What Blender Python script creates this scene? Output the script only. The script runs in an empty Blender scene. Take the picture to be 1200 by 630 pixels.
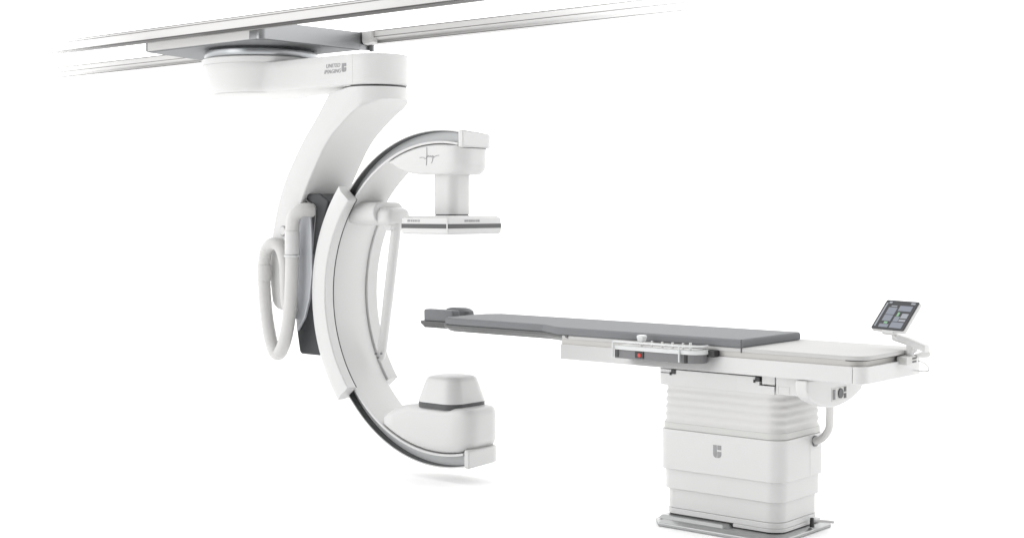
import bpy, bmesh, math
from mathutils import Vector, Matrix
R = math.radians
S = bpy.context.scene
COL = S.collection

# ------------------------------------------------------------------ camera, light, exposure
cam = bpy.data.cameras.new('camera')
co = bpy.data.objects.new('camera', cam)
COL.objects.link(co)
co.location = (0, 0, 1.55)
co.rotation_euler = (R(90), 0, math.atan2(1678, 1970))
cam.sensor_width = 36
cam.lens = 36 * 1678 / 1200
cam.shift_y = -70 / 1200
cam.clip_end = 500
S.camera = co
S.view_settings.view_transform = 'Standard'
S.view_settings.look = 'None'
S.view_settings.exposure = 0
S.view_settings.gamma = 1

W = bpy.data.worlds.new('World')
S.world = W
W.use_nodes = True
nt = W.node_tree
bg = nt.nodes['Background']
tc = nt.nodes.new('ShaderNodeTexCoord')
dot = nt.nodes.new('ShaderNodeVectorMath'); dot.operation = 'DOT_PRODUCT'
dot.inputs[1].default_value = Vector((0.65, -0.75, 0.12)).normalized()   # the dim end of the studio
rmp = nt.nodes.new('ShaderNodeValToRGB')
rmp.color_ramp.elements[0].position = 0.30; rmp.color_ramp.elements[0].color = (2.3, 2.3, 2.3, 1)
rmp.color_ramp.elements[1].position = 0.86; rmp.color_ramp.elements[1].color = (0.06, 0.06, 0.063, 1)
nt.links.new(tc.outputs['Generated'], dot.inputs[0])
nt.links.new(dot.outputs['Value'], rmp.inputs['Fac'])
sz = nt.nodes.new('ShaderNodeSeparateXYZ'); zr = nt.nodes.new('ShaderNodeMapRange')       # softer light from straight above
zr.inputs['From Min'].default_value = 0.15; zr.inputs['From Max'].default_value = 1.0
zr.inputs['To Min'].default_value = 1.0; zr.inputs['To Max'].default_value = 0.8
sc = nt.nodes.new('ShaderNodeVectorMath'); sc.operation = 'SCALE'
nt.links.new(tc.outputs['Generated'], sz.inputs[0]); nt.links.new(sz.outputs['Z'], zr.inputs['Value'])
nt.links.new(rmp.outputs['Color'], sc.inputs[0]); nt.links.new(zr.outputs[0], sc.inputs['Scale'])
nt.links.new(sc.outputs[0], bg.inputs['Color'])
bg.inputs['Strength'].default_value = 1.0


def area(name, loc, target, size, power):
    l = bpy.data.lights.new(name, 'AREA')
    l.shape = 'RECTANGLE'; l.size, l.size_y = size
    l.energy = power
    o = bpy.data.objects.new(name, l); COL.objects.link(o)
    o.location = loc
    o.rotation_euler = (Vector(target) - Vector(loc)).to_track_quat('-Z', 'Y').to_euler()
    return o


area('key_softbox', (-7.6, -1.8, 3.2), (-4.9, 6.0, 1.1), (4.5, 3.0), 115)

# ------------------------------------------------------------------ materials


def mat(name, col, rough=0.45, metal=0.0, bump=0.0, scale=200, vary=0.0, stretch=None, spec=0.5, coat=0.0):
    m = bpy.data.materials.new(name); m.use_nodes = True
    n = m.node_tree; b = n.nodes['Principled BSDF']
    b.inputs['Base Color'].default_value = (*col, 1)
    b.inputs['Roughness'].default_value = rough
    b.inputs['Metallic'].default_value = metal
    b.inputs['Specular IOR Level'].default_value = spec
    b.inputs['Coat Weight'].default_value = coat
    if bump or vary:
        t = n.nodes.new('ShaderNodeTexCoord'); mp = n.nodes.new('ShaderNodeMapping')
        mp.inputs['Scale'].default_value = stretch or (1, 1, 1)
        nz = n.nodes.new('ShaderNodeTexNoise'); nz.inputs['Scale'].default_value = scale
        nz.inputs['Detail'].default_value = 3
        n.links.new(t.outputs['Object'], mp.inputs[0]); n.links.new(mp.outputs[0], nz.inputs['Vector'])
        if bump:
            bp = n.nodes.new('ShaderNodeBump'); bp.inputs['Strength'].default_value = bump
            bp.inputs['Distance'].default_value = 0.002
            n.links.new(nz.outputs['Fac'], bp.inputs['Height']); n.links.new(bp.outputs[0], b.inputs['Normal'])
        if vary:
            mx = n.nodes.new('ShaderNodeMix'); mx.data_type = 'RGBA'
            mx.inputs['A'].default_value = (*[c * (1 - vary) for c in col], 1)
            mx.inputs['B'].default_value = (*[min(1, c * (1 + vary)) for c in col], 1)
            n.links.new(nz.outputs['Fac'], mx.inputs['Factor'])
            n.links.new(mx.outputs['Result'], b.inputs['Base Color'])
    return m


WHITE = mat('white_plastic', (0.585, 0.585, 0.58), 0.42, bump=0.03, scale=350)
WARM = mat('white_coated_metal', (0.56, 0.557, 0.55), 0.5)
TOP = mat('table_laminate', (0.47, 0.468, 0.462), 0.62, spec=0.15, vary=0.015, scale=40)
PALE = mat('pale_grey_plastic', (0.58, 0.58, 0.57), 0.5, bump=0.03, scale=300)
BELLOW = mat('bellows_fabric', (0.58, 0.577, 0.57), 0.6, bump=0.08, scale=400)
BAND = mat('grey_band_plastic', (0.52, 0.52, 0.505), 0.45)
GROOVE = mat('satin_rail_metal', (0.42, 0.41, 0.395), 0.45, 0.35)
HOSE = mat('hose_rubber', (0.56, 0.556, 0.546), 0.5, bump=0.05, scale=300)
ALU = mat('brushed_aluminium', (0.29, 0.295, 0.302), 0.32, 1.0, vary=0.10, scale=60, stretch=(1, 40, 40))
SATIN = mat('satin_aluminium', (0.52, 0.535, 0.56), 0.45, 0.15)
ALUD = mat('dark_brushed_metal', (0.20, 0.205, 0.21), 0.6, 0.25, vary=0.08, scale=60, stretch=(40, 1, 1), spec=0.3)
TRACK = mat('steel_track', (0.46, 0.47, 0.475), 0.5, 0.35)
DRUM = mat('turned_metal', (0.34, 0.35, 0.36), 0.3, 0.9)
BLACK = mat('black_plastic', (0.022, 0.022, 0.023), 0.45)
DARK = mat('dark_grey_plastic', (0.065, 0.066, 0.068), 0.45)
GREY = mat('mid_grey_plastic', (0.16, 0.16, 0.165), 0.45)
CHAR = mat('charcoal_lacquer', (0.032, 0.034, 0.037), 0.36, spec=0.35)
PAD = mat('grey_vinyl', (0.172, 0.177, 0.184), 0.62, bump=0.12, scale=500, vary=0.05, spec=0.2)
CARBON = mat('carbon_board', (0.085, 0.087, 0.085), 0.42, bump=0.1, scale=300)
STEEL = mat('plate_steel', (0.36, 0.365, 0.365), 0.36, 0.7, vary=0.08, scale=25)
RED = mat('red_plastic', (0.50, 0.04, 0.03), 0.45)
INK = mat('grey_ink', (0.10, 0.10, 0.105), 0.5)
INKL = mat('light_grey_ink', (0.26, 0.26, 0.265), 0.5)
CLEAR = mat('clear_white_acrylic', (0.60, 0.61, 0.61), 0.2)
GLASS = mat('screen_glass', (0.025, 0.026, 0.03), 0.3, spec=0.3)
FLOORM = mat('white_studio_floor', (0.975, 0.975, 0.975), 0.8, spec=0.2)


def lit(name, col, s):
    m = bpy.data.materials.new(name); m.use_nodes = True
    b = m.node_tree.nodes['Principled BSDF']
    b.inputs['Base Color'].default_value = (*[c * 0.3 for c in col], 1)
    b.inputs['Emission Color'].default_value = (*col, 1)
    b.inputs['Emission Strength'].default_value = s
    b.inputs['Roughness'].default_value = 0.25
    return m


UI_BLUE = lit('screen_panel_blue', (0.24, 0.265, 0.32), 0.5)
UI_GREY = lit('screen_panel_grey', (0.36, 0.38, 0.42), 0.5)
UI_GREEN = lit('screen_green', (0.24, 0.48, 0.28), 0.55)


def rail_mat(name, col, metal, rough, xl0, xl1, xr0, xr1):
    """rail finish whose ends dissolve along the rail's own length"""
    m = mat(name, col, rough, metal)
    n = m.node_tree; b = n.nodes['Principled BSDF']
    t = n.nodes.new('ShaderNodeTexCoord'); sp = n.nodes.new('ShaderNodeSeparateXYZ')
    n.links.new(t.outputs['Object'], sp.inputs[0])
    def mr(a, c):
        q = n.nodes.new('ShaderNodeMapRange'); q.interpolation_type = 'SMOOTHSTEP'
        q.inputs['From Min'].default_value = a; q.inputs['From Max'].default_value = c
        n.links.new(sp.outputs['X'], q.inputs['Value']); return q
    q1 = mr(xl0, xl1); q2 = mr(xr0, xr1)
    q2.inputs['To Min'].default_value = 1; q2.inputs['To Max'].default_value = 0
    mu = n.nodes.new('ShaderNodeMath'); mu.operation = 'MULTIPLY'
    n.links.new(q1.outputs[0], mu.inputs[0]); n.links.new(q2.outputs[0], mu.inputs[1])
    n.links.new(mu.outputs[0], b.inputs['Alpha'])
    return m


# ------------------------------------------------------------------ helpers


def thing(name, label, cat, loc=(0, 0, 0), group=None):
    o = bpy.data.objects.new(name, None); COL.objects.link(o)
    o.location = loc; o.empty_display_size = 0.1
    tag(o, label, cat, group)
    return o


def tag(o, label, cat, group=None):
    o['label'] = label; o['category'] = cat
    if group: o['group'] = group
    return o


def obj(name, bm, m, parent=None, bevel=0.0, seg=3, ang=30, smooth=40, loc=None):
    off = Vector(loc) if loc else Vector((0, 0, 0))
    p = parent
    while p is not None:
        off += Vector(p.location); p = p.parent
    bmesh.ops.remove_doubles(bm, verts=bm.verts, dist=1e-6)
    bmesh.ops.recalc_face_normals(bm, faces=bm.faces)
    bmesh.ops.translate(bm, verts=bm.verts, vec=-off)
    me = bpy.data.meshes.new(name); bm.to_mesh(me); bm.free()
    me.shade_smooth()
    me.set_sharp_from_angle(angle=R(smooth))
    for mm in (m if isinstance(m, (list, tuple)) else [m]): me.materials.append(mm)
    o = bpy.data.objects.new(name, me); COL.objects.link(o)
    if loc: o.location = loc
    if parent: o.parent = parent
    if bevel:
        md = o.modifiers.new('bevel', 'BEVEL'); md.width = bevel; md.segments = seg
        md.limit_method = 'ANGLE'; md.angle_limit = R(ang); md.harden_normals = True
        md.use_clamp_overlap = True
    return o


def face(bm, vs):
    try: bm.faces.new(vs)
    except ValueError: pass


def loft(rings, bm=None, cap=True, closed=True):
    bm = bm or bmesh.new()
    V = [[bm.verts.new(p) for p in r] for r in rings]
    n = len(V[0])
    for a, b in zip(V, V[1:]):
        for i in range(n if closed else n - 1):
            j = (i + 1) % n
            face(bm, (a[i], a[j], b[j], b[i]))
    if cap:
        face(bm, V[0][::-1]); face(bm, V[-1])
    return bm


def prism(pts, plane, lo, hi, bm=None):
    def p3(p, h):
        return {'xz': (p[0], h, p[1]), 'yz': (h, p[0], p[1]), 'xy': (p[0], p[1], h)}[plane]
    return loft([[p3(p, lo) for p in pts], [p3(p, hi) for p in pts]], bm)


def box(x0, x1, y0, y1, z0, z1, bm=None):
    return prism([(x0, y0), (x1, y0), (x1, y1), (x0, y1)], 'xy', z0, z1, bm)


def rrect(x0, x1, y0, y1, r, n=6):
    """rounded rectangle; r = one radius or four for the corners x0y0, x1y0, x1y1, x0y1"""
    rs = r if isinstance(r, (list, tuple)) else (r,) * 4
    out = []
    for (cx, cy, a0, q) in ((x0 + rs[0], y0 + rs[0], 180, rs[0]), (x1 - rs[1], y0 + rs[1], 270, rs[1]),
                            (x1 - rs[2], y1 - rs[2], 0, rs[2]), (x0 + rs[3], y1 - rs[3], 90, rs[3])):
        for k in range(n + 1):
            a = R(a0 + 90 * k / n)
            out.append((cx + q * math.cos(a), cy + q * math.sin(a)))
    return out


def rloft(levels, n=6, bm=None):
    """stack of rounded rectangles (z, x0, x1, y0, y1, r)"""
    return loft([[(x, y, z) for x, y in rrect(x0, x1, y0, y1, r, n)] for z, x0, x1, y0, y1, r in levels], bm)


def lathe(cx, cy, prof, n=64, bm=None):
    return loft([[(cx + r * math.cos(2 * math.pi * k / n), cy + r * math.sin(2 * math.pi * k / n), z)
                  for k in range(n)] for r, z in prof], bm)


def disc(c, axis, r, h, n=24, bm=None, r2=None):
    """cylinder from point c along axis"""
    a = Vector(axis).normalized(); u = a.orthogonal().normalized(); v = a.cross(u)
    c = Vector(c); r2 = r if r2 is None else r2
    def ring(o, q): return [o + u * q * math.cos(2 * math.pi * k / n) + v * q * math.sin(2 * math.pi * k / n) for k in range(n)]
    return loft([ring(c, r), ring(c + a * h, r2)], bm)


def smoothpath(pts, per=10):
    P = [Vector(p) for p in pts]
    P = [2 * P[0] - P[1]] + P + [2 * P[-1] - P[-2]]
    out = []
    for i in range(1, len(P) - 2):
        for k in range(per):
            t = k / per
            a, b, c, d = P[i - 1], P[i], P[i + 1], P[i + 2]
            out.append(0.5 * ((2 * b) + (c - a) * t + (2 * a - 5 * b + 4 * c - d) * t * t + (3 * b - a - 3 * c + d) * t ** 3))
    out.append(P[-2])
    return out


def sweep(pts, rad, n=20, per=10, smooth=True, bm=None):
    P = smoothpath(pts, per) if smooth else [Vector(p) for p in pts]
    rings = []; u = None
    for i, p in enumerate(P):
        t = (P[min(i + 1, len(P) - 1)] - P[max(i - 1, 0)]).normalized()
        u = t.orthogonal().normalized() if u is None else (u - t * u.dot(t)).normalized()
        v = t.cross(u)
        q = rad(i / (len(P) - 1)) if callable(rad) else rad
        rings.append([p + u * q * math.cos(2 * math.pi * k / n) + v * q * math.sin(2 * math.pi * k / n) for k in range(n)])
    return loft(rings, bm)


def sector(prof, cx, cz, a0, a1, n=96, bm=None, slant=None):
    """(r, y) profile swung about a Y axis through cx, cz from angle a0 to a1"""
    rings = []
    for k in range(n + 1):
        ring = []
        for r, y in prof:
            d = slant(y) if slant else 0.0
            a = R(a0 + d + (a1 - a0 - 2 * d) * k / n)
            ring.append((cx + r * math.cos(a), y, cz + r * math.sin(a)))
        rings.append(ring)
    return loft(rings, bm)


def interp(tab, x):
    if x <= tab[0][0]: return tab[0][1]
    for (x0, z0), (x1, z1) in zip(tab, tab[1:]):
        if x <= x1: return z0 + (z1 - z0) * (x - x0) / (x1 - x0)
    return tab[-1][1]


def yslices(y0, y1, e, n_mid=10, n_e=6):
    """slice positions across the width and the edge inset at each"""
    out = []
    for k in range(n_e):
        a = R(90 * k / n_e)
        out.append((y0 + e * (1 - math.sin(a)), e * (1 - math.cos(a))))
    out = [(y0 + e * (1 - math.cos(R(90 * k / n_e))), e * (1 - math.sin(R(90 * k / n_e)))) for k in range(n_e)]
    for k in range(n_mid + 1): out.append((y0 + e + (y1 - y0 - 2 * e) * k / n_mid, 0.0))
    out += [(y1 - (y - y0), q) for y, q in out[:n_e][::-1]]
    return out


def yloft(top, bot, xl, xr, y0, y1, e, nx=64, n_mid=16, et=0.0, eb=0.0, kb=1.0):
    """solid lofted across its width: top(x), bot(x), left xl(y), right xr(y), edges rounded by e,
    right end rounded by et above and eb below, lower edges by kb times e"""
    rd = lambda r, d: r - math.sqrt(max(0.0, r * r - (r - d) ** 2)) if r and d < r else 0.0
    rings = []
    for y, q in yslices(y0, y1, e, n_mid):
        a, b = xl(y) + q, xr(y) - q
        xs = [a + (b - a) * (0.5 - 0.5 * math.cos(math.pi * k / nx)) for k in range(nx + 1)]
        up = [(x, y, top(x) - q - rd(et, b - x)) for x in xs]
        dn = [(x, y, min(bot(x) + q * kb + rd(eb, b - x), top(x) - q - rd(et, b - x) - 0.001)) for x in xs]
        rings.append(dn + up[::-1])
    return loft(rings)


def text(name, s, size, o, u, v, m, parent, shear=0.0, depth=0.0006, bold=0.0, spacing=1.0):
    c = bpy.data.curves.new(name, 'FONT'); c.body = s; c.size = size; c.shear = shear
    c.extrude = depth; c.offset = bold; c.space_character = spacing
    t = bpy.data.objects.new(name, c); COL.objects.link(t)
    dg = bpy.context.evaluated_depsgraph_get()
    me = bpy.data.meshes.new_from_object(t.evaluated_get(dg))
    bpy.data.objects.remove(t); bpy.data.curves.remove(c)
    bm = bmesh.new(); bm.from_mesh(me); bpy.data.meshes.remove(me)
    u = Vector(u).normalized(); v = Vector(v).normalized(); w = u.cross(v)
    for x in bm.verts: x.co = Vector(o) + u * x.co.x + v * x.co.y + w * x.co.z
    return obj(name, bm, m, parent)


def emblem(name, x, y, z, h, m, parent):
    """a rounded shield letter U split by a gap: a J stroke and two right-hand blocks, on a face looking to -Y"""
    w = h * 0.74; bm = bmesh.new()
    x0, x1 = x - w / 2, x + w / 2; zt, zb = z + h / 2, z - h / 2
    g = w * 0.045; xm = x0 + w * 0.47
    r = w * 0.36
    arc = lambda cx, a0, a1: [(cx + r * math.cos(R(a0 + (a1 - a0) * k / 6)), zb + r + r * math.sin(R(a0 + (a1 - a0) * k / 6))) for k in range(7)]
    prism([(x0, zt)] + arc(x0 + r, 180, 270) + [(xm - g, zb), (xm - g, zt)], 'xz', y - 0.0006, y + 0.001, bm)
    prism([(xm + g, zb), ] + arc(x1 - r, 270, 360) + [(x1, zb + h * .5), (xm + g, zb + h * .5)], 'xz', y - 0.0006, y + 0.001, bm)
    box(xm + g, x1, y - 0.0006, y + 0.001, zt - h * .36, zt, bm)
    return obj(name, bm, m, parent)


# ------------------------------------------------------------------ floor
fl = bmesh.new()
face(fl, [fl.verts.new(p) for p in ((-90, -90, 0), (90, -90, 0), (90, 90, 0), (-90, 90, 0))])
f = obj('floor', fl, FLOORM); f['kind'] = 'structure'

# ------------------------------------------------------------------ ceiling rails
XL, XR = -13.0, -2.2


def rail(y0, y1, inner_far, label, fade, slot):
    """one ceiling rail: outer profile with a stepped inner lip"""
    L = (XL, 0, 0)
    z0, z1, zs = 2.632, 2.706, 2.664
    lo, hi = (y0, y1)
    st = 0.055
    if inner_far: prof = [(lo, z0), (hi - st, z0), (hi - st, z0 + .012), (hi, zs), (hi, z1), (lo, z1)]
    else: prof = [(lo + st, z0), (hi, z0), (hi, z1), (lo, z1), (lo, zs), (lo + st, z0 + .012)]
    m = rail_mat('rail_white', (0.57, 0.565, 0.557), 0.0, 0.4, *fade)
    d = rail_mat('rail_dark_slot', (0.045, 0.042, 0.04), 0.0, 0.5, *fade)
    o = obj('ceiling_rail', prism(prof, 'yz', XL, XR), m, None, 0.003, loc=((XL + XR) / 2, (y0 + y1) / 2, z0))
    tag(o, label, 'rail', 'ceiling rails')
    g = rail_mat('rail_grey_line', (0.17, 0.165, 0.16), 0.0, 0.5, *fade)
    for (a, b, c, e, k) in slot:
        obj('slot', box(XL, XR, a, b, c, e), g if k else d, o)
    return o


def fx(*v): return [x - (XL + XR) / 2 for x in v]


rail(5.480, 5.629, True, 'nearer white ceiling rail running in front of the metal carriage',
     fx(-9.7, -7.2, -5.9, -3.5), [(5.4785, 5.482, 2.6875, 2.6925, 1), (5.4785, 5.482, 2.7015, 2.7065, 1), (5.4815, 5.556, 2.6308, 2.6325, 0), (5.4785, 5.482, 2.632, 2.638, 0), (5.569, 5.576, 2.6312, 2.6325, 1)])
rail(6.487, 6.636, False, 'farther white ceiling rail running out behind the metal carriage',
     fx(-11.9, -8.5, -6.7, -3.0), [(6.4850, 6.488, 2.7010, 2.7065, 1), (6.4850, 6.488, 2.6620, 2.6670, 1), (6.528, 6.547, 2.6303, 2.6325, 0)])

# ------------------------------------------------------------------ angiography machine
YC = 6.08                       # middle plane of the arc
CX, CZ = -5.62, 1.042           # centre of the arc
M = thing('imaging_machine', 'white ceiling-hung imaging machine with a large open ring arm and two grey hoses', 'x-ray machine', (-7.33, YC, 2.6))

# carriage between the rails
cp_ = [(-7.985, 5.650)] + [(-6.865 + .045 * math.sin(R(90 * k / 8)), 5.690 - .045 * math.cos(R(90 * k / 8))) for k in range(9)] + [(-6.80, 6.46), (-8.19, 6.47)]
ca = obj('carriage', prism(cp_, 'xy', 2.589, 2.700), ALU, M, 0.002, 2)
obj('end_trim', box(-7.990, -7.972, 5.643, 5.66, 2.589, 2.699), ALUD, ca, 0.002)
obj('bottom_plate', prism([(-7.978, 5.655), (-6.872, 5.650), (-6.826, 5.692), (-6.806, 6.455), (-8.18, 6.465)], 'xy', 2.584, 2.5888), ALUD, ca)
obj('side_plate', box(-7.971, -6.925, 5.6425, 5.648, 2.592, 2.697), WARM, ca, 0.001)
obj('bearing_block', box(-6.87, -6.7985, 6.455, 6.545, 2.5895, 2.7), ALU, ca, 0.002)
obj('rail_clamp', loft([[(-6.79, y, z) for y, z in ((6.463, 2.705), (6.463, 2.645), (6.475, 2.622), (6.52, 2.618), (6.52, 2.705))],
                        [(-6.70, y, z) for y, z in ((6.463, 2.703), (6.463, 2.650), (6.475, 2.632), (6.52, 2.628), (6.52, 2.703))]]), WARM, ca, 0.004)
obj('stop_bracket', box(-6.795, -6.77, 6.535, 6.555, 2.58, 2.624), ALUD, ca, 0.002)

# turntable and pivot arm
AX = -7.335
obj('turntable_ring', lathe(AX, YC, [(.34, 2.586), (.350, 2.572), (.366, 2.566), (.370, 2.540), (.362, 2.519), (.33, 2.519)], 80), DRUM, M, 0.003)
BX, BR = -6.262, .195
obj('turntable_housing', lathe(AX, YC, [(.30, 2.519), (.378, 2.518), (.385, 2.511), (.3805, 2.476), (.30, 2.470)], 80), WHITE, M)
BANG = [R(-90 + 180 * k / 36) for k in range(37)]


def arm_ring(z, ra, wb, f=.11):
    # drum of radius ra flowing through fillets of radius f into a bar of half width wb ending round at BX
    xc = math.sqrt((ra + f) ** 2 - (wb + f) ** 2)
    ph = math.atan2(wb + f, xc)
    p = [(AX + ra * math.cos(a), YC + ra * math.sin(a)) for a in [ph + (2 * math.pi - 2 * ph) * k / 60 for k in range(61)]]
    q = []
    for k in range(1, 13):
        a = math.pi - ph + (ph - math.pi / 2) * k / 12      # from the drum's tangent point to the bar's
        q.append((xc + f * math.cos(a), -(wb + f) + f * math.sin(a)))
    near = [(AX + x, YC + y) for x, y in q]
    end = [(BX + wb * math.cos(a), YC + wb * math.sin(a)) for a in BANG]
    far = [(AX + x, YC - y) for x, y in q][::-1]
    return [(x, y, z) for x, y in p + near + end + far]


pa = obj('pivot_arm', loft([arm_ring(*q) for q in ((2.2915, .300, BR - .012), (2.296, .318, BR - .004), (2.304, .330, BR), (2.33, .341, BR), (2.38, .356, BR), (2.43, .370, BR), (2.471, .3795, BR), (2.476, .378, BR - .003), (2.478, .374, BR - .010))]), WHITE, M, smooth=60)
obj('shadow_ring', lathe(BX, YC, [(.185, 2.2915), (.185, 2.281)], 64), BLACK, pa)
# panel line of the collar
obj('panel_line', box(-6.2635, -6.2615, YC - BR - .0012, YC - BR + .02, 2.30, 2.468), PALE, pa)


ay = YC - BR - .0012
text('lettering', 'UNITED', .034, (-6.497, ay, 2.404), (1, 0, 0), (0, 0, 1), INKL, pa, 0.25, depth=.0008, spacing=1.05)
text('lettering', 'IMAGING', .034, (-6.512, ay, 2.370), (1, 0, 0), (0, 0, 1), INKL, pa, 0.25, depth=.0008, spacing=1.05)
emblem('emblem', -6.336, ay, 2.398, .052, INKL, pa)
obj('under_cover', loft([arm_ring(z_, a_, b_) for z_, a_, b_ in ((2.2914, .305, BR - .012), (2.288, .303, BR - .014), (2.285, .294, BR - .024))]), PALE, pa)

# support arm sweeping down from the collar
LO = [(-6.456, 2.280), (-6.50, 2.225), (-6.601, 2.099), (-6.70, 1.99), (-6.779, 1.884), (-6.872, 1.747), (-6.932, 1.625), (-6.970, 1.523), (-6.998, 1.416), (-7.019, 1.308), (-7.03, 1.15), (-7.01, 1.0)]
LI = [(-6.05, 2.207), (-6.10, 2.203), (-6.153, 2.186), (-6.24, 2.148), (-6.335, 2.088), (-6.487, 1.965), (-6.618, 1.786), (-6.719, 1.613), (-6.78, 1.45), (-6.815, 1.3), (-6.825, 1.15), (-6.83, 1.0)]


def resample(tab, n):
    P = smoothpath([(x, 0, z) for x, z in tab], 12)
    d = [0]
    for a, b in zip(P, P[1:]): d.append(d[-1] + (b - a).length)
    out = []
    for k in range(n):
        s = d[-1] * k / (n - 1); i = 0
        while i < len(d) - 2 and d[i + 1] < s: i += 1
        t = (s - d[i]) / max(1e-9, d[i + 1] - d[i])
        out.append(P[i].lerp(P[i + 1], min(1, t)))
    return [(p.x, p.z) for p in out]


NA = 40
lo_c, li_c = resample(LO, NA), resample(LI, NA)
rings = []
for y, q in yslices(YC - .190, YC + .190, .012, 16, 5):
    half = math.sqrt(max(1e-8, (BR - .001) ** 2 - (y - YC) ** 2))
    xr = BX + half; xlft = BX - half
    outer = []; inner = []
    for (a, b), (c, d) in zip(lo_c, li_c):
        v = Vector((c - a, d - b)); L = v.length; v = v / L
        outer.append((max(a, xlft if b > 2.27 else -99) + v.x * q, b + v.y * q))
        inner.append((c - v.x * q, d - v.y * q))
    inner = [(min(x, xr), z) for x, z in inner]
    top = []
    for k in range(9):
        t = k / 8
        top.append((outer[0][0] + (xr - outer[0][0]) * t, 2.2805))
    side = [(xr, 2.2805 + (inner[0][1] - 2.2805) * k / 3) for k in range(1, 3)]
    bottom = []
    (ex, ez), (fx_, fz) = outer[-1], inner[-1]
    for k in range(1, 8):
        a = math.pi * k / 8
        mx_, hw = (ex + fx_) / 2, (fx_ - ex) / 2
        bottom.append((mx_ + hw * math.cos(a), (ez + fz) / 2 - (hw * .9) * math.sin(a)))
    ringp = top + side + inner + bottom + outer[::-1][:-1]
    rings.append([(x, y, z) for x, z in ringp])
sa = obj('support_arm', loft(rings), WHITE, M, smooth=50)
obj('cap_ring', disc((-6.895, YC - .1895, 1.414), (0, -1, 0), .032, .005, 32), INKL, sa)
obj('cap', disc((-6.895, YC - .190, 1.414), (0, -1, 0), .027, .010, 32), WHITE, sa, 0.002)

# dark pivot housing between support arm and arc carriage
HP = [(-6.84, 1.60), (-6.80, 1.645), (-6.60, 1.645), (-6.52, 1.60), (-6.61, 1.35), (-6.64, 1.04), (-6.60, .80), (-6.585, .665), (-6.60, .652), (-6.77, .652), (-6.785, .668), (-6.812, .80), (-6.84, 1.0)]
dh = obj('pivot_housing', prism(HP, 'xz', YC - .155, YC + .155), CHAR, M, 0.014, 4)
obj('side_plate', prism([(-6.80, 1.53), (-6.672, 1.545), (-6.656, 1.40), (-6.652, 1.15), (-6.675, 1.0), (-6.719, .88), (-6.786, .792), (-6.80, .90)], 'xz', YC - .172, YC - .150), SATIN, dh, 0.006)
obj('edge_trim', sweep([(-6.742, YC - .160, 1.635), (-6.70, YC - .165, 1.60), (-6.63, YC - .160, 1.55), (-6.645, YC - .158, 1.40), (-6.665, YC - .158, 1.20)], .004, 8), GREY, dh)

# arc carriage: two cheeks and a back web holding the ring
cheek = lambda lo, hi: sector([(.856, lo), (.985, lo), (.985, hi), (.856, hi)], CX, CZ, 139.3, 220.2, 80)
ac = obj('arc_carriage', sector([(.966, YC - .16), (1.005, YC - .16), (1.005, YC + .16), (.966, YC + .16)], CX, CZ, 140.0, 219.5, 80), WHITE, M, 0.004)
nf = YC - .222
prof_n = [(.857, nf + .006), (.863, nf), (.945, nf), (.99, nf + .016), (.99, YC - .15), (.964, YC - .15), (.964, YC - .1445), (.868, YC - .1445)]
obj('cheek', sector(prof_n, CX, CZ, 139.3, 220.2, 80), WHITE, ac, 0.004)
obj('cheek', sector([(r, 2 * YC - y) for r, y in prof_n][::-1], CX, CZ, 144.5, 218.2, 80), WHITE, ac, 0.004)
obj('gap_strip', sector([(.8675, YC - .1446), (.8828, YC - .1446), (.8828, YC - .1385), (.8675, YC - .1385)], CX, CZ, 139.5, 220.0, 80), BLACK, ac)  # black strip stands in for the shaded gap between cheek and ring

# the ring itself
A0, A1 = 79.6, 283.0
hw = .142
SL = lambda y: 6.4 * (y - (YC - .142)) / .284
ri, ro, g0, g1, gd = .883, .962, .897, .954, .050
ringprof = [(ri, -hw), (g0, -hw), (g0, -hw + gd), (g1, -hw + gd), (g1, -hw), (ro, -hw), (ro, hw), (g1, hw), (g1, hw - gd), (g0, hw - gd), (g0, hw), (ri, hw)]
ra = obj('ring_arm', sector([(r, YC + y) for r, y in ringprof], CX, CZ, A0, A1, 160, slant=SL), WHITE, M, 0.0025, 2)
for sgn in (-1, 1):
    fl_ = [(g0 + .0004, YC + sgn * (hw - gd + .0004)), (g1 - .0004, YC + sgn * (hw - gd + .0004)), (g1 - .0004, YC + sgn * (hw - gd + .003)), (g0 + .0004, YC + sgn * (hw - gd + .003))]
    obj('track', sector(fl_, CX, CZ, A0 + .5, A1 - .5, 160, slant=SL), TRACK, ra)
    lp = [(g1 - .004, YC + sgn * (hw - gd + .0035)), (g1 - .0004, YC + sgn * (hw - gd + .0035)), (g1 - .0004, YC + sgn * (hw - .003)), (g1 - .004, YC + sgn * (hw - .003))]
    obj('track_lip_shade', sector(lp, CX, CZ, A0 + .5, A1 - .5, 160, slant=SL), DARK, ra)  # dark strip paints in the shade on the outer flange's inward side


def endcap(x0, x1, z0, z1, dz):
    # rounded towards the far side, its outer face leaning by dz
    q = .085; yn, yf = YC - hw - .002, YC + hw + .002
    pts = [(x0, yn), (x1 - .006, yn), (x1, yn + .006)] + [(x1 - q + q * math.cos(R(90 * k / 10)), yf - q + q * math.sin(R(90 * k / 10))) for k in range(11)] + [(x0 - .10, yf)]
    lean = lambda y: dz * (y - yn) / (yf - yn)
    lo_, hi_ = (z0, z1) if dz <= 0 else (z0, z1)
    return loft([[(x, y, z0 + (lean(y) if dz > 0 else 0)) for x, y in pts], [(x, y, z1 + (lean(y) if dz < 0 else 0)) for x, y in pts]])


obj('end_cap', endcap(-5.456, -5.418, 1.899, 1.997, -.020), WHITE, ra, 0.010, 4, 60)
obj('end_cap', endcap(-5.410, -5.372, .098, .200, .012), WHITE, ra, 0.010, 4, 60)

# detector head under the upper end of the ring


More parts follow.
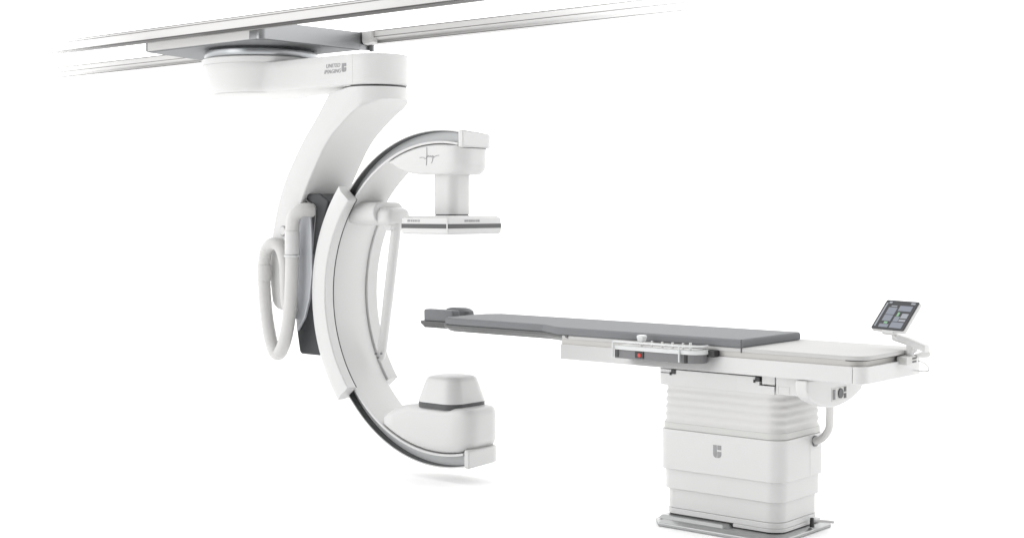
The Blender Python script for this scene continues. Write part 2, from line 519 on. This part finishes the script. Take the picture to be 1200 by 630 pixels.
def arc_up(x, r): return CZ + math.sqrt(max(0.0001, r * r - (x - CX) ** 2))
def arc_dn(x, r): return CZ - math.sqrt(max(0.0001, r * r - (x - CX) ** 2))


def rounded_right(xr, b, q):
    def fn(y):
        d = max(0.0, abs(y - YC) - (b - q))
        return xr - q + math.sqrt(max(1e-9, q * q - d * d))
    return fn


hb = resample([(-6.03, 1.838), (-5.99, 1.812), (-5.90, 1.772), (-5.82, 1.755), (-5.72, 1.748), (-5.40, 1.746)], 60)
head = obj('detector_head', yloft(lambda x: min(arc_up(x, .879), 1.895 if x > -5.47 else 9), lambda x: interp(hb, x), lambda y: -6.01, rounded_right(-5.437, .145, .11), YC - .145, YC + .145, .020, eb=.07), WHITE, M, smooth=35)
# brush-stroke mark on the head
bm = bmesh.new()
yq = YC - .1465
for pts in ([(-5.752, 1.845), (-5.735, 1.847), (-5.715, 1.845)], [(-5.697, 1.905), (-5.696, 1.86), (-5.700, 1.80)],
            [(-5.715, 1.838), (-5.700, 1.842), (-5.685, 1.856), (-5.679, 1.848), (-5.668, 1.855), (-5.662, 1.847), (-5.650, 1.855), (-5.640, 1.846), (-5.625, 1.853), (-5.600, 1.856)],
            [(-5.648, 1.852), (-5.650, 1.83), (-5.660, 1.812)]):
    sweep([(x, yq, z) for x, z in pts], .0015, 6, 6, bm=bm)
obj('mark', bm, INKL, head)
obj('column', rloft([(z, -5.635 - .088, -5.635 + .088, YC - .088, YC + .088, .055) for z in (1.52, 1.752)], 8), WHITE, M)
obj('column_seal', rloft([(z, -5.635 - .083, -5.635 + .083, YC - .083, YC + .083, .05) for z in (1.508, 1.5205)], 8), DARK, M)

# flat detector
DX, DY = .184, .234
dx0, dx1, dy0, dy1 = -5.637 - DX, -5.637 + DX, YC - DY, YC + DY
det = obj('flat_detector', rloft([(1.407, dx0 + .01, dx1 - .01, dy0 + .01, dy1 - .01, .012), (1.416, dx0 + .001, dx1 - .001, dy0 + .001, dy1 - .001, .016), (1.440, dx0, dx1, dy0, dy1, .016),
                                  (1.467, dx0, dx1, dy0, dy1, .016), (1.498, dx0 + .002, dx1 - .002, dy0 + .002, dy1 - .002, .016), (1.513, dx0 + .02, dx1 - .02, dy0 + .02, dy1 - .02, .02)]), WHITE, M, smooth=35)
obj('dark_stripe', rloft([(z, dx0 - .0015, dx1 + .0015, dy0 - .0015, dy1 + .0015, .0175) for z in (1.4415, 1.4665)]), DARK, det)
bm = bmesh.new()
for k, w in enumerate((.010, .006, .008, .008, .008, .006, .008)): box(-5.765 + k * .0145, -5.765 + k * .0145 + w, dy0 - .0012, dy0 + .003, 1.478, 1.489, bm)
obj('marking', bm, INKL, det)
bm = bmesh.new()
for k, w in enumerate((.012, .009, .011, .011, .010, .008, .010, .010)): box(dx1 - .003, dx1 + .0012, 5.99 + k * .0165, 5.99 + k * .0165 + w, 1.478, 1.489, bm)
obj('marking', bm, INKL, det)
obj('seam', box(dx1 - .0075, dx1 - .0005, dy0 - .0005, dy0 + .004, 1.4095, 1.498), PALE, det)

# side arm with its shroud and the slanting strut
sh = obj('shroud', loft([[(x, y, z) for y, z in rrect(5.955, 6.215, 1.462, 1.592, .060, 8)] for x in (-6.44, -6.155)]), WHITE, M, 0.012, 4, 60)
obj('side_arm', loft([[(x, y, z) for y, z in rrect(5.985 + e, 6.185 - e, 1.452 + e, 1.560 - e, .045 - e, 8)] for x, e in ((-6.35, 0), (-6.11, 0), (-6.085, .006), (-6.068, .016), (-6.062, .028))]), WHITE, sh)
st = obj('strut', loft([rr for rr in [[(-6.095 - .205 * t + c * w * .9, 6.09 + .07 * t + s_ * w, 1.47 - .845 * t) for c, s_ in [(math.cos(2 * math.pi * k / 20), math.sin(2 * math.pi * k / 20)) for k in range(20)]] for t, w in ((0, .031), (.1, .033), (.5, .033), (.93, .030), (.985, .024), (1, .013))]]), WHITE, M)
obj('joint', disc((-6.115, 6.03, 1.455), (0, 1, 0), .034, .12, 28), WHITE, st, 0.008)
bm = bmesh.new()
for dx_, dz in ((-.018, 0), (.028, .004), (.0, -.022)): disc((-6.287 + dx_, 6.122, .668 + dz), (0.5, -1, 0), .0075, .008, 12, bm)
obj('screws', bm, GREY, st)

# x-ray tube housing and collimator at the lower end
ht = resample([(-6.09, .300), (-6.05, .335), (-6.0, .370), (-5.93, .402), (-5.83, .422), (-5.7, .427), (-5.43, .424), (-5.37, .420)], 60)
hull = obj('tube_housing', yloft(lambda x: interp(ht, x), lambda x: arc_dn(x, .880), lambda y: -6.085 + .08 - math.sqrt(max(0, .08 ** 2 - max(0.0, abs(y - YC) - .078) ** 2)), rounded_right(-5.376, .160, .11), YC - .160, YC + .160, .048, et=.042, eb=.068, kb=1.25), WHITE, M, smooth=35)
a = .160
obj('collar', rloft([(z, -5.636 - a, -5.636 + a, YC - a, YC + a, .085) for z in (.412, .446)], 10), DARK, M)
qq = lambda z, d, r: (z, -5.636 - a + d, -5.636 + a - d, YC - a + d, YC + a - d, r)
obj('collimator_cover', rloft([qq(.446, -.003, .088), qq(.458, 0, .088), qq(.560, .029, .080), qq(.574, .034, .076), qq(.585, .044, .07), qq(.592, .062, .06), qq(.597, .10, .04), qq(.599, .14, .015)], 10), WHITE, M, smooth=60)

# cable hoses on the near side of the support arm
yh = 5.838
h1 = [(-6.665, 5.965, 1.535), (-6.672, 5.92, 1.545), (-6.695, 5.868, 1.543), (-6.733, yh, 1.505), (-6.752, yh, 1.43), (-6.753, yh, 1.36), (-6.753, yh, 1.26), (-6.758, yh, 1.10), (-6.775, yh, .92), (-6.812, yh, .76), (-6.862, yh, .665),
      (-6.912, yh, .66), (-6.96, yh, .75), (-7.0, yh, .92), (-7.018, yh, 1.08), (-7.018, yh, 1.21), (-6.995, yh, 1.295), (-6.94, yh + .005, 1.335), (-6.885, yh + .02, 1.31), (-6.862, yh + .035, 1.22), (-6.858, yh + .04, 1.10), (-6.858, yh + .045, .99), (-6.835, yh + .05, .92), (-6.79, yh + .06, .90)]
hs = obj('cable_hose', sweep(h1, lambda t: .043 - .005 * t + (.0007 * math.sin(t * 560) if .42 < t < .72 else 0), 20, 30), HOSE, M)
obj('hose_collar', disc((-6.7525, yh, 1.415), (0, 0, -1), .0455, .145, 32), WHITE, hs, 0.003)
obj('hose_ring', disc((-6.7525, yh, 1.268), (0, 0, -1), .050, .012, 32), CLEAR, hs, 0.002)
obj('hose_collar', disc((-7.018, yh, 1.20), (0, 0, -1), .0425, .10, 32), HOSE, hs, 0.002)

# ------------------------------------------------------------------ examination table
T = thing('examination_table', 'white examination table on a ribbed lift column over a metal floor plate', 'medical table', (-3.68, 6.09, 0))
TY0, TY1 = 5.80, 6.405
# floor plate
bp_ = [(-4.065, 5.875), (-4.0, 5.800), (-3.40, 5.800), (-3.345, 5.85), (-3.345, 6.33), (-4.065, 6.33)]
bt_ = [(-4.040, 5.885), (-3.985, 5.825), (-3.41, 5.825), (-3.368, 5.86), (-3.368, 6.31), (-4.04, 6.31)]
pl = obj('floor_plate', loft([[(x, y, 0.001) for x, y in bp_], [(x, y, .018) for x, y in bp_], [(x, y, .030) for x, y in bt_]]), STEEL, T, 0.004)
# covers of the lift column, each telescoping inside the next
def cover(name, z0, z1, ins, m, b=.003, r=.075):
    return obj(name, rloft([(z, -4.045 + ins, -3.358 - ins, 5.868 + ins, 6.315 - ins, (.05, r, r, .05)) for z in (z0, z1)], 10), m, T, b, 2)
obj('step_pad', loft([[(x, y, .0295) for x, y in ((-4.035, 5.845), (-3.66, 5.845), (-3.635, 5.87), (-3.635, 5.97), (-4.035, 5.97))],
                     [(x, y, .046) for x, y in ((-4.02, 5.862), (-3.672, 5.858), (-3.652, 5.88), (-3.652, 5.97), (-4.025, 5.97))]]), STEEL, T, .003)
obj('seal', prism(rrect(-4.018, -3.384, 5.894, 6.289, (.05, .075, .075, .05), 10), 'xy', .0302, .056), BLACK, T)
cover('lower_cover', .0525, .080, .022, WHITE)
cover('lower_cover', .081, .176, .024, WHITE)
obj('skirt', prism([(-3.63, 5.888), (-3.45, 5.888)] + [(-3.452 + .074 * math.sin(R(90 * k / 8)), 5.962 - .074 * math.cos(R(90 * k / 8))) for k in range(1, 9)] + [(-3.378, 6.28), (-3.60, 6.28)], 'xy', .036, .0523), WHITE, T, .002)
cover('middle_cover', .1765, .2725, .012, WHITE)
uc = cover('upper_cover', .273, .470, 0, WHITE)
emblem('emblem', -3.705, 5.8672, .389, .060, INKL, uc)
obj('panel_line', box(-3.359, -3.3572, 6.142, 6.1435, .276, .467), PALE, uc)
obj('panel_line', box(-3.359, -3.3572, 6.142, 6.30, .400, .4015), PALE, uc)
cover('band', .470, .503, .006, BAND)
lv = []
nf_ = 5
for k in range(nf_ * 4 + 1):
    t = k / (nf_ * 4)
    ins = .008 + .0065 * (0.5 - 0.5 * math.cos(2 * math.pi * nf_ * t)) + .006 * t
    lv.append((.503 + (.685 - .503) * t, -4.045 + ins, -3.358 - ins, 5.868 + ins, 6.315 - ins, (.05, .075, .075, .05)))
obj('bellows', rloft(lv, 10), BELLOW, T, smooth=80)
obj('column_core', box(-3.95, -3.46, 5.95, 6.22, .69, .800), BLACK, T)
obj('column_head', rloft([(z, -4.06, -3.60, 5.868, 6.30, (.05, .001, .001, .05)) for z in (.686, .762)], 8), WHITE, T)
obj('column_head', prism([(-3.6, .686), (-3.394, .686), (-3.394, .724), (-3.474, .724), (-3.474, .762), (-3.6, .762)], 'xz', 5.868, 6.30), WHITE, T)
obj('column_head', box(-3.462, -3.394, 5.872, 6.28, .730, .776), WHITE, T, .002)
gh = obj('gear_housing', box(-3.384, -3.252, 5.866, 6.29, .690, .7725), WHITE, T, .003)
bm = bmesh.new()
for (x0, x1, z0, z1) in ((-3.372, -3.3705, .694, .728), (-3.313, -3.3115, .694, .728), (-3.372, -3.3115, .7265, .728)): box(x0, x1, 5.8648, 5.868, z0, z1, bm)
obj('hatch_outline', bm, BAND, gh)
for x in (-3.955, -3.482):
    lt = obj('latch', box(x - .012, x + .012, 5.862, 5.885, .742, .764), BLACK, T, .002)
    obj('hook', box(x - .02, x - .0125, 5.860, 5.885, .736, .750), BLACK, lt)
obj('panel_line', box(-4.03, -3.976, 5.866, 5.875, .7435, .7465), BLACK, T)
# bowl-shaped motor housing at the foot end
bowl = [(5.802, .774), (5.802, .715), (5.83, .688), (5.895, .660), (6.035, .627), (6.20, .641), (6.317, .676), (6.352, .705), (6.356, .774)]
bw = obj('motor_housing', prism([bowl[0]] + resample(bowl[1:-1], 40) + [bowl[-1]], 'yz', -3.25, -3.185), WHITE, T, .012, 4)
sp_ = obj('socket_panel', box(-3.1865, -3.1835, 6.028, 6.178, .656, .718), BAND, bw)
obj('socket', box(-3.184, -3.1815, 6.038, 6.062, .664, .710), GREY, sp_)
obj('socket', disc((-3.184, 6.112, .688), (1, 0, 0), .023, .006, 20), DARK, sp_)
obj('socket', box(-3.184, -3.1815, 6.148, 6.170, .662, .684), DARK, sp_)
obj('socket', box(-3.184, -3.1815, 6.148, 6.170, .692, .714), DARK, sp_)
obj('cable', sweep([(-3.215, 6.06, .66), (-3.225, 6.09, .615), (-3.245, 6.125, .562), (-3.265, 6.155, .51), (-3.295, 6.165, .468), (-3.33, 6.17, .445), (-3.37, 6.186, .437)], .018, 16, 8), HOSE, T)
obj('cable_gland', disc((-3.360, 6.186, .437), (1, 0, 0), .026, .012, 24), GREY, T, .002)
obj('foot_plug', disc((-3.352, 6.15, .030), (0, 0, 1), .012, .045, 16, r2=.009), BLACK, T, .002)
obj('floor_cable', sweep([(-3.365, 6.20, .05), (-3.335, 6.232, .047), (-3.298, 6.265, .042)], .007, 10, 6), WARM, T)

# longitudinal beam
bmx = obj('beam', rloft([(.777, -4.614, -2.9625, TY0, TY1, .004), (.853, -4.614, -2.9625, TY0, TY1, .004)], 3), WHITE, T, .004)
obj('beam_end', rloft([(z, -2.9605, -2.905, TY0, TY1, (.003, .05, .05, .003)) for z in (.777, .853)], 8), WHITE, T, .004)
obj('side_rail', rloft([(z, -4.612, -2.925, TY0 + .010, TY1 - .010, (.004, .06, .06, .004)) for z in (.8525, .8795)], 8), GROOVE, T)
obj('gap_strip', rloft([(z, -3.00, -2.916, TY0 + .004, TY1 - .004, (.004, .075, .075, .004)) for z in (.8765, .8805)], 8), BLACK, T)
top = obj('table_top', rloft([(.880, -4.605, -2.905, TY0, TY1, (.01, .085, .085, .01)), (.900, -4.605, -2.905, TY0, TY1, (.01, .085, .085, .01))], 10), TOP, T, .006)
# carbon board carrying the head end
cb = [(-4.56, 5.795), (-4.64, 5.815), (-4.80, 5.885), (-5.50, 5.895), (-5.56, 5.93), (-5.60, 6.02), (-5.83, 6.02), (-5.85, 6.06), (-5.85, 6.26), (-5.83, 6.30), (-5.60, 6.30), (-5.55, 6.345), (-4.56, 6.365)]
cbi = [(x + .004 * (1 if x < -5.5 else 0), 6.08 + (y - 6.08) * .80) for x, y in cb]
obj('carbon_board', loft([[(x + .02, y, .862) for x, y in cbi], [(x, y, .888) for x, y in cb], [(x, y, .9005) for x, y in cb]]), CARBON, T, .003)

# ------------------------------------------------------------------ mattress and head cushion
mt = thing('mattress', 'long flat grey mattress lying on the examination table', 'mattress', (-4.5, 6.08, .901))
mp = [(-3.53, 5.797), (-4.60, 5.795), (-4.66, 5.81), (-4.80, 5.885), (-5.48, 5.895), (-5.53, 5.91), (-5.56, 5.97), (-5.565, 6.15), (-5.55, 6.27), (-5.48, 6.350), (-3.53, 6.362)]
def grow(pts, d):
    c = Vector((-4.6, 6.08))
    out = []
    n = len(pts)
    for i in range(n):
        a, b, c_ = Vector(pts[i - 1]), Vector(pts[i]), Vector(pts[(i + 1) % n])
        t = (c_ - a).normalized(); nn = Vector((t.y, -t.x))
        if nn.dot(b - c) < 0: nn = -nn
        out.append((b.x + nn.x * d, b.y + nn.y * d))
    return out
padm = obj('pad', loft([[(x, y, .9012) for x, y in grow(mp, -.004)], [(x, y, .908) for x, y in mp], [(x, y, .932) for x, y in grow(mp, -.001)], [(x, y, .940) for x, y in grow(mp, -.012)]]), PAD, mt, .004, 3, 25, smooth=30)
obj('welt', box(-3.5308, -3.5278, 5.795, 5.802, .878, .94), DARK, mt)
hc = thing('head_cushion', 'small grey head cushion with raised sides at the narrow table end', 'head rest', (-5.72, 6.16, .901))
hcp = obj('cushion_base', rloft([(.9012, -5.813, -5.585, 6.04, 6.285, .03), (.918, -5.815, -5.58, 6.036, 6.29, .03), (.925, -5.81, -5.59, 6.045, 6.28, .03)]), PAD, hc, .003)
obj('bolster', rloft([(.9015, -5.815, -5.58, 6.030, 6.09, .012), (.960, -5.815, -5.58, 6.028, 6.092, .012), (.968, -5.810, -5.585, 6.033, 6.087, .012)]), PAD, hc, .004)
obj('bolster', rloft([(.9015, -5.85, -5.645, 6.225, 6.30, .02), (.948, -5.845, -5.65, 6.222, 6.302, .03), (.962, -5.825, -5.67, 6.228, 6.295, .03), (.967, -5.80, -5.695, 6.236, 6.288, .025)]), PAD, hc, .004, smooth=60)

# ------------------------------------------------------------------ control box on the side rail
K = thing('control_box', 'grey control box with red button and small knobs clamped on the table side', 'control panel', (-3.94, 5.74, .82))
kp = rrect(-4.185, -3.70, 5.690, 5.790, (.006, .07, .02, .006), 8)
kb = obj('body', prism(kp, 'xy', .820, .862), GREY, K, .003)
obj('tray', prism(rrect(-4.185, -3.69, 5.682, 5.792, (.006, .075, .02, .006), 8), 'xy', .8625, .882), CLEAR, K, .003)
obj('keypad', prism(rrect(-4.165, -3.72, 5.705, 5.780, (.004, .05, .02, .004), 6), 'xy', .8822, .8845), PALE, K)
obj('guard', sweep([(-4.185, 5.676, .826), (-4.185, 5.676, .899), (-4.181, 5.676, .9025), (-3.800, 5.676, .9025), (-3.796, 5.676, .899), (-3.796, 5.676, .826)], .0045, 8, smooth=False), CLEAR, K)
obj('guard', sweep([(-3.796, 5.676, .9025), (-3.745, 5.688, .9025), (-3.705, 5.72, .9025), (-3.695, 5.77, .9025)], .0045, 8, 6), CLEAR, K)
bm = bmesh.new()
box(-4.178, -4.160, 5.684, 5.70, .826, .874, bm)
obj('bracket', bm, DARK, K, .002)
obj('hinge', disc((-3.768, 5.695, .822), (0, 0, 1), .012, .045, 16), BLACK, K, .002)
obj('rail_clamp', box(-3.70, -3.655, 5.765, 5.812, .850, .882), BLACK, K, .004)
rb = obj('red_button', disc((-4.030, 5.692, .843), (0, -1, 0), .0115, .012, 24, r2=.010), RED, K, .002)
obj('button_base', box(-4.058, -4.008, 5.684, 5.692, .828, .859), BLACK, K, .002)
js = obj('joystick', disc((-4.045, 5.725, .8845), (0, 0, 1), .007, .024, 14), PALE, K, .001)
obj('grip', rloft([(.908, -4.062, -4.028, 5.708, 5.742, .008), (.930, -4.066, -4.024, 5.704, 5.746, .008), (.937, -4.062, -4.028, 5.708, 5.742, .008)]), CLEAR, js, .002)
for x in (-3.985, -3.925, -3.865, -3.805):
    obj('knob', disc((x, 5.725, .884), (0, 0, 1), .007, .028, 14, r2=.006), PALE, K, .0015)
obj('knob', disc((-3.755, 5.712, .884), (0, 0, 1), .0075, .034, 14, r2=.0065), CLEAR, K, .0015)

# ------------------------------------------------------------------ touch screen on its arm
G = thing('touch_screen', 'tilted touch screen on a white arm clamped to the foot end of the table', 'touch screen', (-2.88, 6.22, .87))
U = Vector((.942, -.335, 0)).normalized()
Vh = Vector((.335, .942, 0)).normalized()
V = (Vh * .104 + Vector((0, 0, .126))).normalized()
Nn = U.cross(V).normalized()
O = Vector((-3.072, 6.20, .994))
TW, TH = .205, .166


def panel(u0, u1, v0, v1, n0, n1, r=.0, bm=None):
    pts = rrect(u0, u1, v0, v1, r, 4) if r else [(u0, v0), (u1, v0), (u1, v1), (u0, v1)]
    return loft([[O + U * a + V * b + Nn * n0 for a, b in pts], [O + U * a + V * b + Nn * n1 for a, b in pts]], bm)


obj('case', panel(-.002, TW + .002, -.002, TH + .002, -.022, -.003, .010), WHITE, G, .004)
sc_ = obj('screen', panel(0, TW, 0, TH, -.0028, .001, .008), GLASS, G, .0008)
k_ = TW / .285
for m_, tiles, n_ in ((UI_BLUE, ((.055, .130, .085, .125), (.055, .130, .048, .082), (.145, .255, .108, .138), (.150, .195, .048, .076), (.150, .255, .012, .044), (.055, .135, .012, .030)), .0014),
                      (UI_GREY, ((.015, .028, .015, .150), (.20, .255, .068, .095), (.20, .255, .05, .062), (.225, .262, .148, .158), (.035, .06, .148, .158), (.07, .12, .130, .136)), .0014),
                      (UI_GREEN, ((.158, .176, .078, .100), (.085, .115, .033, .044)), .0018)):
    for u0, u1, v0, v1 in tiles:
        obj('display_tile', panel(u0 * k_, u1 * k_, v0, v1, .0010, n_), m_, sc_)
# arm below: a flat lever, a knuckle and the clamp
pA = O + U * .11 - Nn * .03 + V * .01
am = obj('arm', sweep([pA, pA + Vector((.03, -.01, -.03)), Vector((-2.90, 6.20, .945)), Vector((-2.87, 6.22, .935))], .013, 12, 8), WHITE, G)
obj('tilt_hinge', disc(O + U * .07 - Nn * .018 - V * .002, U, .012, .07, 16), WHITE, am, .002)
obj('lever', loft([[(x, y, z) for y, z in rrect(6.195 + d, 6.245 + d, zz, zz + .034, .010, 4)] for x, d, zz in ((-2.955, -.02, .944), (-2.88, 0, .920), (-2.812, .02, .893))]), WHITE, G, .003)
obj('post', disc((-2.885, 6.215, .865), (0, 0, 1), .016, .070, 20), WHITE, G, .003)
cl = obj('clamp', loft([[(x, y, z) for y, z in rrect(6.14, 6.25, .838, .876, .008, 4)] for x in (-2.915, -2.865)]), BAND, G, .004)
bm = bmesh.new()
for z in (.846, .861): box(-2.8655, -2.8635, 6.20, 6.24, z, z + .007, bm)
obj('clamp_slot', bm, DARK, cl)
obj('clamp_knob', loft([[Vector((-2.86, 6.27, .875)) + Vector((.3, .95, .1)).normalized() * t + Vector((c * q, 0, s_ * q)) for c, s_ in [(math.cos(2 * math.pi * k / 14), math.sin(2 * math.pi * k / 14)) for k in range(14)]] for t, q in ((-.03, .010), (0, .013), (.02, .017), (.045, .018), (.054, .011))]), PALE, G)
obj('cable', sweep([(-2.86, 6.255, .85), (-2.85, 6.30, .835), (-2.845, 6.335, .805), (-2.86, 6.325, .795), (-2.90, 6.29, .80)], .0035, 8, 8), PALE, G)
